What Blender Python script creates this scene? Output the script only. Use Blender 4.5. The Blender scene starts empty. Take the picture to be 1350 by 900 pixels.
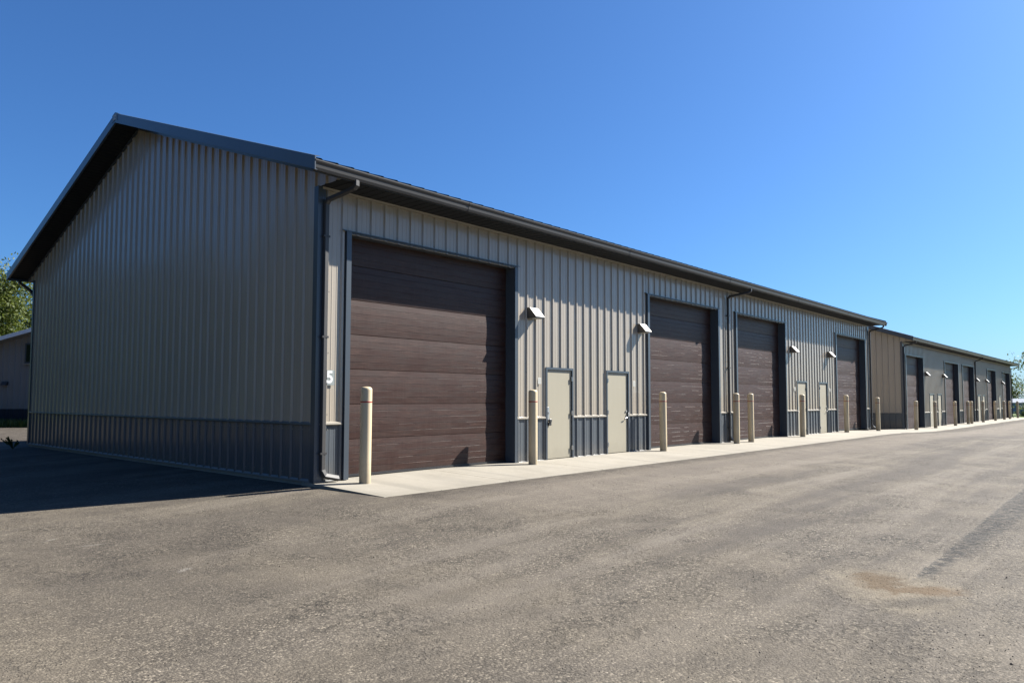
import bpy, math, random
from mathutils import Vector, Matrix
R = math.radians
random.seed(7)
sc = bpy.context.scene
col = sc.collection

# ------------------------------------------------------------------ camera
cam_d = bpy.data.cameras.new('camera')
cam = bpy.data.objects.new('camera', cam_d); col.objects.link(cam)
CAM = Vector((-7.399, -11.067, 1.4257))
yaw, pitch, roll = R(48.305), R(3.335), R(-0.126)
cam.matrix_world = Matrix.Translation(CAM) @ Matrix.Rotation(-yaw, 4, 'Z') @ Matrix.Rotation(R(90) + pitch, 4, 'X') @ Matrix.Rotation(-roll, 4, 'Z')
cam_d.sensor_fit = 'HORIZONTAL'; cam_d.sensor_width = 36.0
cam_d.lens = 964.77 / 1350 * 36
cam_d.shift_x = (675 - 666.8) / 1350
cam_d.shift_y = (469.69 - 450) / 1350
cam_d.clip_start = 0.05; cam_d.clip_end = 5000
sc.camera = cam

# ------------------------------------------------------------------ sky, sun, exposure
SUN = Vector((2.25, -1.0, 1.98)).normalized()
sun_el = math.asin(SUN.z); sun_az = math.atan2(SUN.x, SUN.y)
world = bpy.data.worlds.new('World'); sc.world = world; world.use_nodes = True
wn = world.node_tree.nodes; wl = world.node_tree.links
bg = wn['Background']; bg.inputs['Strength'].default_value = 0.05
sky = wn.new('ShaderNodeTexSky'); sky.sky_type = 'NISHITA'; sky.sun_disc = False
sky.sun_elevation = sun_el; sky.sun_rotation = sun_az
sky.altitude = 300; sky.air_density = 1.0; sky.dust_density = 1.4; sky.ozone_density = 10.0
tint = wn.new('ShaderNodeMix'); tint.data_type = 'RGBA'; tint.blend_type = 'MULTIPLY'; tint.inputs[0].default_value = 1.0
tint.inputs[7].default_value = (.575, .785, .925, 1)        # one even tint over the whole sky
wl.new(sky.outputs[0], tint.inputs[6]); wl.new(tint.outputs[2], bg.inputs['Color'])
sl = bpy.data.lights.new('sun', 'SUN'); sl.energy = 5.0; sl.angle = R(0.53); sl.color = (1.0, 0.95, 0.87)
so = bpy.data.objects.new('sun', sl); col.objects.link(so)
so.rotation_euler = (-SUN).to_track_quat('-Z', 'Y').to_euler()
so.location = (20, -30, 40)
sc.view_settings.view_transform = 'Standard'; sc.view_settings.look = 'None'
sc.view_settings.gamma = 1.0; sc.view_settings.exposure = 1.77
try: sc.cycles.max_bounces = 6
except Exception: pass

# ------------------------------------------------------------------ helpers
def tag(o, label=None, cat=None, group=None, kind=None):
    if label: o['label'] = label
    if cat: o['category'] = cat
    if group: o['group'] = group
    if kind: o['kind'] = kind
    return o

class MB:
    def __init__(s): s.v = []; s.f = []; s.mi = []
    def add(s, vs, fs, m=0):
        b = len(s.v); s.v += [tuple(p) for p in vs]; s.f += [tuple(i + b for i in q) for q in fs]; s.mi += [m] * len(fs); return s
    def box(s, x0, x1, y0, y1, z0, z1, bev=0.0, m=0):
        if bev <= 0:
            vs = [(x, y, z) for z in (z0, z1) for y in (y0, y1) for x in (x0, x1)]
            return s.add(vs, [(0, 2, 3, 1), (4, 5, 7, 6), (0, 1, 5, 4), (2, 6, 7, 3), (0, 4, 6, 2), (1, 3, 7, 5)], m)
        b = bev; vs = []
        idx = {}
        for i, x in enumerate((x0, x1)):
            for j, y in enumerate((y0, y1)):
                for k, z in enumerate((z0, z1)):
                    sx, sy, sz = (1 - 2 * i) * b, (1 - 2 * j) * b, (1 - 2 * k) * b
                    idx[i, j, k] = len(vs)
                    vs += [(x, y + sy, z + sz), (x + sx, y, z + sz), (x + sx, y + sy, z)]
        fs = []
        I = lambda i, j, k, a: idx[i, j, k] + a
        for i in (0, 1): fs.append([I(i, 0, 0, 0), I(i, 1, 0, 0), I(i, 1, 1, 0), I(i, 0, 1, 0)])
        for j in (0, 1): fs.append([I(0, j, 0, 1), I(1, j, 0, 1), I(1, j, 1, 1), I(0, j, 1, 1)])
        for k in (0, 1): fs.append([I(0, 0, k, 2), I(1, 0, k, 2), I(1, 1, k, 2), I(0, 1, k, 2)])
        for i in (0, 1):
            for j in (0, 1): fs.append([I(i, j, 0, 0), I(i, j, 1, 0), I(i, j, 1, 1), I(i, j, 0, 1)])
        for i in (0, 1):
            for k in (0, 1): fs.append([I(i, 0, k, 0), I(i, 1, k, 0), I(i, 1, k, 2), I(i, 0, k, 2)])
        for j in (0, 1):
            for k in (0, 1): fs.append([I(0, j, k, 1), I(1, j, k, 1), I(1, j, k, 2), I(0, j, k, 2)])
        for i in (0, 1):
            for j in (0, 1):
                for k in (0, 1): fs.append([I(i, j, k, 0), I(i, j, k, 1), I(i, j, k, 2)])
        return s.add(vs, fs, m)
    def prism(s, poly, axis, a0, a1, m=0, caps=True):
        """extrude a closed 2D polygon along an axis; poly holds the two other coordinates in x,y,z order"""
        n = len(poly); vs = []
        for a in (a0, a1):
            for p in poly:
                vs.append((a, p[0], p[1]) if axis == 0 else (p[0], a, p[1]) if axis == 1 else (p[0], p[1], a))
        fs = [(i, (i + 1) % n, n + (i + 1) % n, n + i) for i in range(n)]
        if caps: fs += [tuple(range(n))[::-1], tuple(range(n, 2 * n))]
        return s.add(vs, fs, m)
    def tube(s, pts, rad, n=8, m=0, caps=True):
        pts = [Vector(p) for p in pts]
        if not hasattr(rad, '__len__'): rad = [rad] * len(pts)
        b = len(s.v); prev = None
        for i, p in enumerate(pts):
            t = (pts[min(i + 1, len(pts) - 1)] - pts[max(i - 1, 0)]).normalized()
            a = prev - t * prev.dot(t) if prev is not None else (Vector((0, 0, 1)) if abs(t.z) < .9 else Vector((1, 0, 0))).cross(t)
            a.normalize(); prev = a; c = t.cross(a)
            for k in range(n):
                w = 2 * math.pi * k / n
                s.v.append(tuple(p + (a * math.cos(w) + c * math.sin(w)) * rad[i]))
        for i in range(len(pts) - 1):
            for k in range(n):
                s.f.append((b + i * n + k, b + i * n + (k + 1) % n, b + (i + 1) * n + (k + 1) % n, b + (i + 1) * n + k)); s.mi.append(m)
        if caps:
            s.f.append(tuple(b + k for k in range(n))[::-1]); s.f.append(tuple(b + (len(pts) - 1) * n + k for k in range(n))); s.mi += [m, m]
        return s
    def sweep(s, pts, w, d, side, m=0):
        """rectangular duct: w along 'side', d across, with mitred corners"""
        pts = [Vector(p) for p in pts]; side = Vector(side).normalized(); b = len(s.v)
        for i, p in enumerate(pts):
            t0 = (p - pts[i - 1]).normalized() if i else None
            t1 = (pts[i + 1] - p).normalized() if i < len(pts) - 1 else None
            t = ((t0 or t1) + (t1 or t0)).normalized()
            k = 1 / max(.5, t.dot(t1 or t0))
            sd = (side - t * side.dot(t)).normalized(); nn = t.cross(sd).normalized() * k
            c = .22
            for a, e in ((-1, -1 + c), (-1 + c, -1), (1 - c, -1), (1, -1 + c), (1, 1 - c), (1 - c, 1), (-1 + c, 1), (-1, 1 - c)):
                s.v.append(tuple(p + sd * (a * w / 2) + nn * (e * d / 2)))
        for i in range(len(pts) - 1):
            for k in range(8):
                s.f.append((b + i * 8 + k, b + i * 8 + (k + 1) % 8, b + (i + 1) * 8 + (k + 1) % 8, b + (i + 1) * 8 + k)); s.mi.append(m)
        s.f.append(tuple(b + k for k in range(8))[::-1]); s.f.append(tuple(b + (len(pts) - 1) * 8 + k for k in range(8))); s.mi += [m, m]
        return s
    def mesh(s, name, mats, smooth=False, fix=True):
        me = bpy.data.meshes.new(name); me.from_pydata(s.v, [], s.f)
        for m in (mats if isinstance(mats, (list, tuple)) else [mats]): me.materials.append(m)
        if any(s.mi): me.polygons.foreach_set('material_index', s.mi)
        if fix:
            import bmesh
            bm = bmesh.new(); bm.from_mesh(me); bmesh.ops.recalc_face_normals(bm, faces=bm.faces); bm.to_mesh(me); bm.free()
        if smooth: me.polygons.foreach_set('use_smooth', [True] * len(me.polygons))
        me.update(); return me
    def build(s, name, mats, parent=None, smooth=False, fix=True):
        return link(name, s.mesh(name, mats, smooth, fix), parent)

def link(name, me, parent=None, loc=None, rot=None):
    o = bpy.data.objects.new(name, me); col.objects.link(o)
    if parent: o.parent = parent
    if loc: o.location = loc
    if rot: o.rotation_euler = rot
    return o
def empty(name, loc=(0, 0, 0), rz=0):
    o = bpy.data.objects.new(name, None); col.objects.link(o); o.empty_display_size = .3
    o.location = loc; o.rotation_euler = (0, 0, rz); return o
def copy_tree(o, parent=None):
    c = o.copy(); col.objects.link(c); c.parent = parent
    for ch in list(o.children): copy_tree(ch, c)
    return c
def auto_smooth(me, ang=35):
    me.polygons.foreach_set('use_smooth', [True] * len(me.polygons))
    try: me.set_sharp_from_angle(angle=R(ang))
    except Exception: pass

# ------------------------------------------------------------------ materials
class NT:
    def __init__(s, name):
        s.m = bpy.data.materials.new(name); s.m.use_nodes = True
        s.t = s.m.node_tree; s.n = s.t.nodes; s.b = s.n['Principled BSDF']; s.out = s.n['Material Output']
    def node(s, typ, **kw):
        n = s.n.new(typ)
        for k, v in kw.items(): setattr(n, k, v)
        return n
    def put(s, sock, v):
        if hasattr(v, 'is_linked') or hasattr(v, 'links'): s.t.links.new(v, sock)
        else: sock.default_value = v
    def pos(s, kind='w', scale=(1, 1, 1)):
        if kind == 'w': o = s.node('ShaderNodeNewGeometry').outputs['Position']
        else: o = s.node('ShaderNodeTexCoord').outputs['Object']
        mp = s.node('ShaderNodeMapping'); s.t.links.new(o, mp.inputs['Vector']); mp.inputs['Scale'].default_value = scale
        return mp.outputs['Vector']
    def noise(s, vec, scale, detail=4, rough=.55, dist=0.0):
        n = s.node('ShaderNodeTexNoise'); s.t.links.new(vec, n.inputs['Vector'])
        n.inputs['Scale'].default_value = scale; n.inputs['Detail'].default_value = detail
        n.inputs['Roughness'].default_value = rough; n.inputs['Distortion'].default_value = dist
        return n.outputs['Fac']
    def vor(s, vec, scale, feature='F1'):
        n = s.node('ShaderNodeTexVoronoi'); n.feature = feature; s.t.links.new(vec, n.inputs['Vector'])
        n.inputs['Scale'].default_value = scale; return n
    def ramp(s, fac, stops, interp='LINEAR'):
        n = s.node('ShaderNodeValToRGB'); s.put(n.inputs['Fac'], fac); cr = n.color_ramp; cr.interpolation = interp
        while len(cr.elements) < len(stops): cr.elements.new(.5)
        for e, (p, c) in zip(cr.elements, stops):
            e.position = p; e.color = (c, c, c, 1) if not hasattr(c, '__len__') else (*c[:3], 1)
        return n.outputs['Color']
    def mix(s, fac, a, b, mode='MIX'):
        n = s.node('ShaderNodeMix', data_type='RGBA', blend_type=mode)
        s.put(n.inputs[0], fac)
        for sk, v in ((n.inputs[6], a), (n.inputs[7], b)):
            s.put(sk, (*v[:3], 1) if isinstance(v, (tuple, list)) else v)
        return n.outputs[2]
    def math(s, op, a, b=None, c=None, clamp=False):
        n = s.node('ShaderNodeMath', operation=op); n.use_clamp = clamp
        s.put(n.inputs[0], a)
        if b is not None: s.put(n.inputs[1], b)
        if c is not None: s.put(n.inputs[2], c)
        return n.outputs[0]
    def smooth(s, x, a, b, lo=0.0, hi=1.0):
        n = s.node('ShaderNodeMapRange', interpolation_type='SMOOTHSTEP')
        s.put(n.inputs[0], x); n.inputs[1].default_value = a; n.inputs[2].default_value = b
        n.inputs[3].default_value = lo; n.inputs[4].default_value = hi; return n.outputs[0]
    def bump(s, h, strength, dist, prev=None):
        n = s.node('ShaderNodeBump'); n.inputs['Strength'].default_value = strength; n.inputs['Distance'].default_value = dist
        s.put(n.inputs['Height'], h)
        if prev is not None: s.put(n.inputs['Normal'], prev)
        return n.outputs['Normal']
    def fin(s, color, rough=.5, normal=None, metallic=0.0, spec=None):
        s.put(s.b.inputs['Base Color'], (*color[:3], 1) if isinstance(color, (tuple, list)) else color)
        s.put(s.b.inputs['Roughness'], rough); s.b.inputs['Metallic'].default_value = metallic
        if spec is not None: s.b.inputs['Specular IOR Level'].default_value = spec
        if normal is not None: s.put(s.b.inputs['Normal'], normal)
        return s.m

def painted(name, c, rough=.38, var=.05, wav=.0015, spec=.5, dirt=.04, sc_=1.0, coat=0.0, splash=0.0):
    """painted sheet steel: faint streaks of dust, slow waviness in the sheet"""
    t = NT(name); p = t.pos('w')
    big = t.noise(p, .9 * sc_, 3)
    st = t.noise(t.pos('w', (9, 9, .5)), 1.0, 4)
    k = t.math('ADD', t.math('MULTIPLY', big, .5), t.math('MULTIPLY', st, .5))
    cc = t.mix(t.ramp(k, [(.3, 0), (.7, 1)]), tuple(v * (1 - var) for v in c), tuple(min(1, v * (1 + var)) for v in c))
    dusty = t.ramp(t.noise(p, 14, 5, .65), [(.5, 0), (.8, dirt)])
    cc = t.mix(dusty, cc, (.20, .18, .15))
    if splash:                                          # mud splashed up from the ground, with scuffs
        sp = t.node('ShaderNodeSeparateXYZ'); t.t.links.new(p, sp.inputs[0])
        hz = t.math('ADD', sp.outputs[2], t.math('MULTIPLY', t.math('SUBTRACT', t.noise(p, 4, 5, .7), .5), .6))
        cc = t.mix(t.math('MULTIPLY', t.smooth(hz, -.05, .40, 1, 0), splash), cc, (.135, .115, .088))
    nz = t.bump(t.noise(t.pos('w', (1, 1, .7)), 1.3, 2), 1.0, wav)
    if coat: t.b.inputs['Coat Weight'].default_value = coat; t.b.inputs['Coat Roughness'].default_value = .13; t.put(t.b.inputs['Coat Normal'], nz)
    rr = t.math('ADD', rough, t.math('MULTIPLY', t.math('SUBTRACT', t.noise(p, .8, 3), .5), .10))
    return t.fin(cc, rr, nz, spec=spec)

M = {}
M['tan'] = painted('tan_steel', (.285, .250, .202), .34, spec=.24, dirt=.0, wav=.0024, coat=.55)
M['slate'] = painted('slate_steel', (.070, .080, .090), .34, spec=.24, dirt=.0, coat=.35, splash=.35)
M['slate_dark'] = painted('slate_trim_steel', (.048, .059, .072), .34, spec=.26, dirt=.0, coat=.25)
M['gutter'] = painted('gutter_steel', (.042, .041, .041), .42, spec=.25)
M['roof'] = painted('roof_steel', (.04, .052, .065), .45, spec=.35)
M['cream_trim'] = painted('cream_trim_steel', (.22, .20, .165), .45, spec=.3)
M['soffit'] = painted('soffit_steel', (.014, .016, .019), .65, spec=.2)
M['white_trim'] = painted('pale_base_steel', (.17, .17, .165), .5, spec=.3)
M['door'] = painted('cream_door_paint', (.275, .252, .192), .5, spec=.3, var=.03, wav=.001, dirt=.06, splash=.22)
M['bollard'] = painted('cream_plastic_sleeve', (.44, .36, .235), .5, spec=.3, var=.04, wav=.001, dirt=.06, splash=.45)
M['white'] = painted('white_vinyl', (.55, .55, .54), .5, var=.03, dirt=.03)
M['plate'] = painted('pale_plate', (.32, .32, .29), .5, var=.03)
M['plate_back'] = painted('grey_plate', (.20, .22, .21), .45, var=.03)
M['steel'] = NT('satin_steel').fin((.52, .50, .47), .32, metallic=.9)
M['black'] = painted('black_plastic', (.015, .015, .016), .45, dirt=.04)
M['bronze'] = painted('bronze_housing', (.030, .028, .027), .42, dirt=.05)
M['lens'] = painted('light_cover', (.50, .49, .47), .4, var=.03, dirt=.04)
M['red'] = painted('red_tape', (.25, .025, .014), .5, dirt=.05)
M['glass'] = NT('dark_glass').fin((.018, .026, .016), .35, spec=.0)

def wood_mat():
    t = NT('walnut_door_skin'); p = t.pos('o')
    oi = t.node('ShaderNodeObjectInfo').outputs['Random']
    off = t.node('ShaderNodeVectorMath', operation='ADD'); cmb = t.node('ShaderNodeCombineXYZ')
    t.t.links.new(t.math('MULTIPLY', oi, 37.0), cmb.inputs[0]); t.t.links.new(t.math('MULTIPLY', oi, 11.0), cmb.inputs[2])
    t.t.links.new(p, off.inputs[0]); t.t.links.new(cmb.outputs[0], off.inputs[1])
    def sc(v):
        mp = t.node('ShaderNodeMapping'); t.t.links.new(off.outputs[0], mp.inputs['Vector']); mp.inputs['Scale'].default_value = v; return mp.outputs['Vector']
    g = t.noise(sc((1.4, 1, 26)), 2.2, 7, .68, .9)
    g2 = t.noise(sc((4, 1, 110)), 3.0, 4, .6)
    tone = t.noise(sc((1.1, 1, 7.6)), 1.5, 2, .5)
    k = t.math('ADD', t.math('MULTIPLY', g, .62), t.math('MULTIPLY', g2, .38))
    c = t.ramp(k, [(.36, (0.0059, 0.0022, 0.0014)), (.47, (0.0251, 0.0103, 0.0069)), (.58, (0.0531, 0.0250, 0.0177)), (.70, (0.0849, 0.0446, 0.0331))])
    c = t.mix(t.ramp(tone, [(.38, 0), (.60, .8)]), c, (0.0295, 0.0163, 0.0129))
    c = t.mix(t.ramp(t.noise(sc((1.3, 1, 7.6)), 1.3, 2, .5), [(.46, 0), (.62, .75)]), c, (0.0251, 0.0074, 0.0041))
    v = t.noise(sc((22, 1, .8)), 2.0, 4, .6)            # upright smears of dust
    c = t.mix(t.ramp(v, [(.46, 0), (.72, .22)]), c, (0.0775, 0.0468, 0.0364))
    nz = t.bump(k, .6, .0022)
    return t.fin(c, t.math('ADD', .42, t.math('MULTIPLY', g, .2)), nz, spec=.26)
M['wood'] = wood_mat()

def concrete_mat():
    t = NT('broom_concrete'); p = t.pos('w')
    a = t.noise(p, .8, 5, .6); b = t.noise(p, 7, 5, .65); f = t.noise(p, 120, 3)
    c = t.ramp(t.math('ADD', t.math('MULTIPLY', a, .6), t.math('MULTIPLY', b, .4)), [(.3, (0.1904, 0.1737, 0.1409)), (.5, (0.2263, 0.2080, 0.1730)), (.72, (0.2557, 0.2361, 0.1993))])
    c = t.mix(t.ramp(f, [(.42, .0), (.7, .16)]), c, (0.1360, 0.1217, 0.0972))
    stain = t.ramp(t.noise(p, 1.7, 6, .7), [(.60, 0), (.74, .35)])
    c = t.mix(stain, c, (0.1578, 0.1352, 0.1040))
    sp = t.node('ShaderNodeSeparateXYZ'); t.t.links.new(p, sp.inputs[0])
    tyre = t.ramp(t.noise(t.pos('w', (1.6, .12, 1)), 1.0, 4, .6, .3), [(.52, 0), (.66, .30)])   # rubber left by cars driving in
    c = t.mix(tyre, c, (.10, .095, .082))
    lip = t.math('MULTIPLY', t.smooth(t.math('ADD', sp.outputs[1], t.math('MULTIPLY', t.math('SUBTRACT', b, .5), .9)), -1.95, -1.35, 1, 0), t.ramp(b, [(.4, .1), (.65, .45)]))
    c = t.mix(lip, c, (.13, .115, .09))
    br = t.noise(t.pos('w', (140, 3, 3)), 1.0, 2)
    nz = t.bump(t.math('ADD', t.math('MULTIPLY', f, .6), br), .5, .0025)
    return t.fin(c, .85, nz, spec=.3)
M['concrete'] = concrete_mat()

def asphalt_mat():
    t = NT('worn_asphalt'); p = t.pos('w')
    sep = t.node('ShaderNodeSeparateXYZ'); t.t.links.new(p, sep.inputs[0]); X, Y = sep.outputs[0], sep.outputs[1]
    warp = t.noise(p, .55, 4, .6); wf = t.math('SUBTRACT', warp, .5)
    fw = t.math('SUBTRACT', t.noise(p, 7.0, 4, .7), .5)
    # stone chips in a dark binder
    v1 = t.vor(p, 50); v2 = t.vor(p, 120)
    s1 = t.node('ShaderNodeSeparateColor'); t.t.links.new(v1.outputs['Color'], s1.inputs[0])
    s2 = t.node('ShaderNodeSeparateColor'); t.t.links.new(v2.outputs['Color'], s2.inputs[0])
    chip = t.ramp(s1.outputs[0], [(0, (0.0132, 0.0110, 0.0090)), (.28, (0.0377, 0.0322, 0.0260)), (.58, (0.0922, 0.0792, 0.0619)), (.85, (0.1648, 0.1408, 0.1076)), (1, (0.3390, 0.2945, 0.2331))])
    chip2 = t.ramp(s2.outputs[1], [(0, (0.0113, 0.0092, 0.0081)), (.45, (0.0706, 0.0608, 0.0475)), (.8, (0.1412, 0.1214, 0.0941)), (1, (0.2825, 0.2439, 0.1882))])
    c = t.mix(.45, chip, chip2)
    # where the fines are still there the chips show less
    fines = t.noise(p, 1.1, 6, .66, .3)
    c = t.mix(t.ramp(fines, [(.40, .42), (.58, .0)]), c, (0.1017, 0.0870, 0.0680))
    # open, pitted places with the stones' shadow painted dark in the holes between
    pitn = t.noise(p, .9, 6, .7, .5)
    pits = t.math('MULTIPLY', t.ramp(pitn, [(.46, 0), (.60, 1)]), t.ramp(t.noise(p, 20, 4, .65), [(.50, 0), (.58, .92)]))
    c = t.mix(t.math('MULTIPLY', pits, 1.0), c, (0.0186, 0.0166, 0.0137))
    gap = t.ramp(v1.outputs['Distance'], [(.40, 0), (.66, .55)])
    c = t.mix(gap, c, (0.0243, 0.0207, 0.0171))
    # pale and dark patches, wheel tracks along the drive
    patch = t.noise(p, .42, 5, .62, .4)
    c = t.mix(t.ramp(patch, [(.42, .0), (.60, .42)]), c, (0.1203, 0.1022, 0.0772))
    c = t.mix(t.ramp(t.noise(p, .75, 6, .68, .6), [(.50, 0), (.66, .50)]), c, (0.0443, 0.0380, 0.0314))
    tr = t.noise(t.pos('w', (.085, 1.0, 1)), 1.0, 5, .62, .3)
    on = t.smooth(X, -5.5, 1.0, .25, 1.0)
    c = t.mix(t.math('MULTIPLY', on, t.ramp(tr, [(.40, .75), (.50, 0)])), c, (0.0501, 0.0428, 0.0360))
    c = t.mix(t.math('MULTIPLY', on, t.ramp(tr, [(.52, 0), (.64, .65)])), c, (0.1302, 0.1132, 0.0930))
    # faint arcs left by turning wheels on the left
    arc = t.noise(t.pos('w', (.9, .22, 1)), 1.0, 4, .6, .8)
    c = t.mix(t.math('MULTIPLY', t.math('SUBTRACT', 1.0, on), t.ramp(arc, [(.40, .45), (.5, 0)])), c, (0.0487, 0.0421, 0.0347))
    # pale dust blown along the apron
    dz = t.math('MULTIPLY', t.smooth(t.math('ADD', Y, t.math('MULTIPLY', wf, 3.0)), -5.4, -3.6), t.smooth(X, -1.0, 3.0))
    c = t.mix(t.math('MULTIPLY', dz, .50), c, (0.1288, 0.1104, 0.0916))
    # dirty strip against the apron
    e = t.math('ADD', Y, t.math('MULTIPLY', wf, .6))
    strip = t.math('MULTIPLY', t.math('MULTIPLY', t.smooth(e, -2.9, -2.15), t.smooth(X, -.6, .6)), t.ramp(t.noise(p, 5, 5, .7), [(.35, .35), (.6, 1)]))
    c = t.mix(strip, c, (0.0372, 0.0311, 0.0248))
    # paving seam with a band of coarse dark grit beside it
    sy = t.math('ADD', t.math('SUBTRACT', Y, t.math('MULTIPLY', X, .022)), t.math('ADD', t.math('MULTIPLY', wf, .10), t.math('MULTIPLY', fw, .10)))
    low = t.math('ADD', sy, t.math('ADD', t.math('MULTIPLY', t.math('MINIMUM', X, 6.0), .052), t.math('MULTIPLY', fw, .22)))
    band = t.math('MULTIPLY', t.smooth(low, -9.40, -9.27), t.smooth(sy, -9.258, -9.236, 1, 0))
    band = t.math('MULTIPLY', band, t.smooth(X, .30, .75))
    band = t.math('MULTIPLY', band, t.ramp(t.noise(p, 9, 5, .75), [(.41, .12), (.52, 1)]))
    c = t.mix(t.math('MULTIPLY', band, .97), c, t.mix(t.ramp(s1.outputs[1], [(.72, 0), (1, .8)]), (0.0157, 0.0146, 0.0131), (0.0716, 0.0662, 0.0576)))
    rim = t.math('MULTIPLY', t.math('MULTIPLY', t.smooth(sy, -9.23, -9.20), t.smooth(sy, -9.19, -9.13, 1, 0)), t.smooth(X, .3, 1.0))
    c = t.mix(t.math('MULTIPLY', rim, .12), c, (0.1432, 0.1242, 0.0982))
    # sandy puddle stains where the seam starts
    def blob(cx, cy, rx, ry, amp, ang=0.0, ns=3.2):
        ux = t.math('SUBTRACT', X, cx); uy = t.math('SUBTRACT', Y, cy)
        ca, sa = math.cos(ang), math.sin(ang)
        dx = t.math('DIVIDE', t.math('ADD', t.math('MULTIPLY', ux, ca), t.math('MULTIPLY', uy, sa)), rx)
        dy = t.math('DIVIDE', t.math('SUBTRACT', t.math('MULTIPLY', uy, ca), t.math('MULTIPLY', ux, sa)), ry)
        d = t.math('SQRT', t.math('ADD', t.math('MULTIPLY', dx, dx), t.math('MULTIPLY', dy, dy)))
        return t.math('ADD', d, t.math('MULTIPLY', t.math('SUBTRACT', t.noise(p, ns, 5, .72), .5), amp))
    d0 = blob(.10, -9.20, .85, .55, 1.6, .5)
    c = t.mix(t.smooth(d0, .35, 1.25, .75, 0), c, (0.1467, 0.1242, 0.0903))
    d1 = blob(.26, -9.01, .46, .25, 1.9, .35, 7)
    c = t.mix(t.smooth(d1, .35, 1.2, .92, 0), c, (0.0728, 0.0492, 0.0259))
    d2 = blob(.20, -9.44, .36, .19, 1.9, -1.0, 7)
    c = t.mix(t.smooth(d2, .35, 1.2, .92, 0), c, (0.0792, 0.0524, 0.0270))
    d3 = blob(-.25, -9.42, .42, .16, 1.8, -.8, 6)
    c = t.mix(t.smooth(d3, .3, 1.2, .55, 0), c, (0.0287, 0.0242, 0.0203))
    # chalky scuffs
    for (cx, cy, rx, ry, an) in ((-4.35, -.95, .14, .035, .5), (-4.15, -1.72, .20, .03, -.3), (-3.95, -3.65, .10, .06, .2)):
        dd = blob(cx, cy, rx, ry, 2.6, an, 14)
        c = t.mix(t.smooth(dd, .2, 1.0, .42, 0), c, (0.2146, 0.2001, 0.1767))
    h = t.math('ADD', t.math('MULTIPLY', v1.outputs['Distance'], -.9), t.math('MULTIPLY', v2.outputs['Distance'], -.35))
    h = t.math('ADD', h, t.math('MULTIPLY', s1.outputs[2], .5))
    h = t.math('SUBTRACT', h, t.math('MULTIPLY', pits, 1.2))
    nz = t.bump(t.noise(p, 1.6, 3, .55), .8, .03)
    nz = t.bump(t.math('MULTIPLY', t.smooth(sy, -9.30, -9.20), t.smooth(X, .2, 1.0)), .8, .03, nz)
    nz = t.bump(h, .8, .006, nz)
    return t.fin(c, .88, nz, spec=.22)
M['asphalt'] = asphalt_mat()

def grass_mat(name, a, b, c3):
    t = NT(name); p = t.pos('w')
    c = t.ramp(t.noise(p, .35, 6, .7), [(.3, a), (.5, b), (.75, c3)])
    return t.fin(c, .9, t.bump(t.noise(p, 9, 5, .7), .8, .08), spec=.2)
M['grass'] = grass_mat('meadow_grass', (.050, .075, .016), (.080, .115, .024), (.12, .14, .04))

def leaf_mat(name, a, b):
    t = NT(name); p = t.pos('w')
    rnd = t.node('ShaderNodeNewGeometry').outputs['Random Per Island']
    c = t.mix(t.ramp(t.math('ADD', t.math('MULTIPLY', rnd, .6), t.math('MULTIPLY', t.noise(p, .6, 3), .4)), [(.2, 0), (.8, 1)]), a, b)
    m = t.fin(c, .55, spec=.3)
    tr = t.node('ShaderNodeBsdfTranslucent'); t.put(tr.inputs['Color'], t.mix(.4, c, (.14, .17, .02)))
    mx = t.node('ShaderNodeMixShader'); mx.inputs[0].default_value = .35
    t.t.links.new(t.b.outputs[0], mx.inputs[1]); t.t.links.new(tr.outputs[0], mx.inputs[2]); t.t.links.new(mx.outputs[0], t.out.inputs['Surface'])
    return m
M['leaf'] = leaf_mat('leaf_green', (.040, .062, .014), (.105, .125, .028))
M['leaf_dark'] = leaf_mat('leaf_dark_green', (.022, .038, .014), (.050, .070, .022))
M['leaf_pale'] = leaf_mat('leaf_pale_green', (.075, .10, .045), (.13, .16, .07))
def bark_mat():
    t = NT('bark'); p = t.pos('w', (1, 1, .3))
    n = t.noise(p, 9, 6, .7)
    return t.fin(t.ramp(n, [(.3, (.05, .038, .028)), (.7, (.17, .14, .11))]), .9, t.bump(n, .8, .03))
M['bark'] = bark_mat()
M['stone'] = None
def stone_mat():
    t = NT('loose_stone'); r = t.node('ShaderNodeNewGeometry').outputs['Random Per Island']
    return t.fin(t.ramp(r, [(0, (0.0306, 0.0265, 0.0220)), (.45, (0.0816, 0.0696, 0.0553)), (.8, (0.1360, 0.1193, 0.0944)), (1, (0.2312, 0.2122, 0.1761))]), .85, spec=.3)
M['stone'] = stone_mat()
M['far_wall'] = painted('far_siding', (.185, .178, .168), .6, spec=.15)
M['far_base'] = painted('far_wainscot', (.022, .026, .034), .6, spec=.15)
M['pale_roof'] = painted('pale_roof_sheet', (.19, .21, .235), .5)
M['lit_edge'] = painted('lit_roof_edge', (.60, .63, .66), .4, spec=.4)  # sunlight on the thin roof edge, painted in as a paler colour
M['shed_blue'] = painted('blue_grey_shed', (.14, .19, .26), .5)

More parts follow.
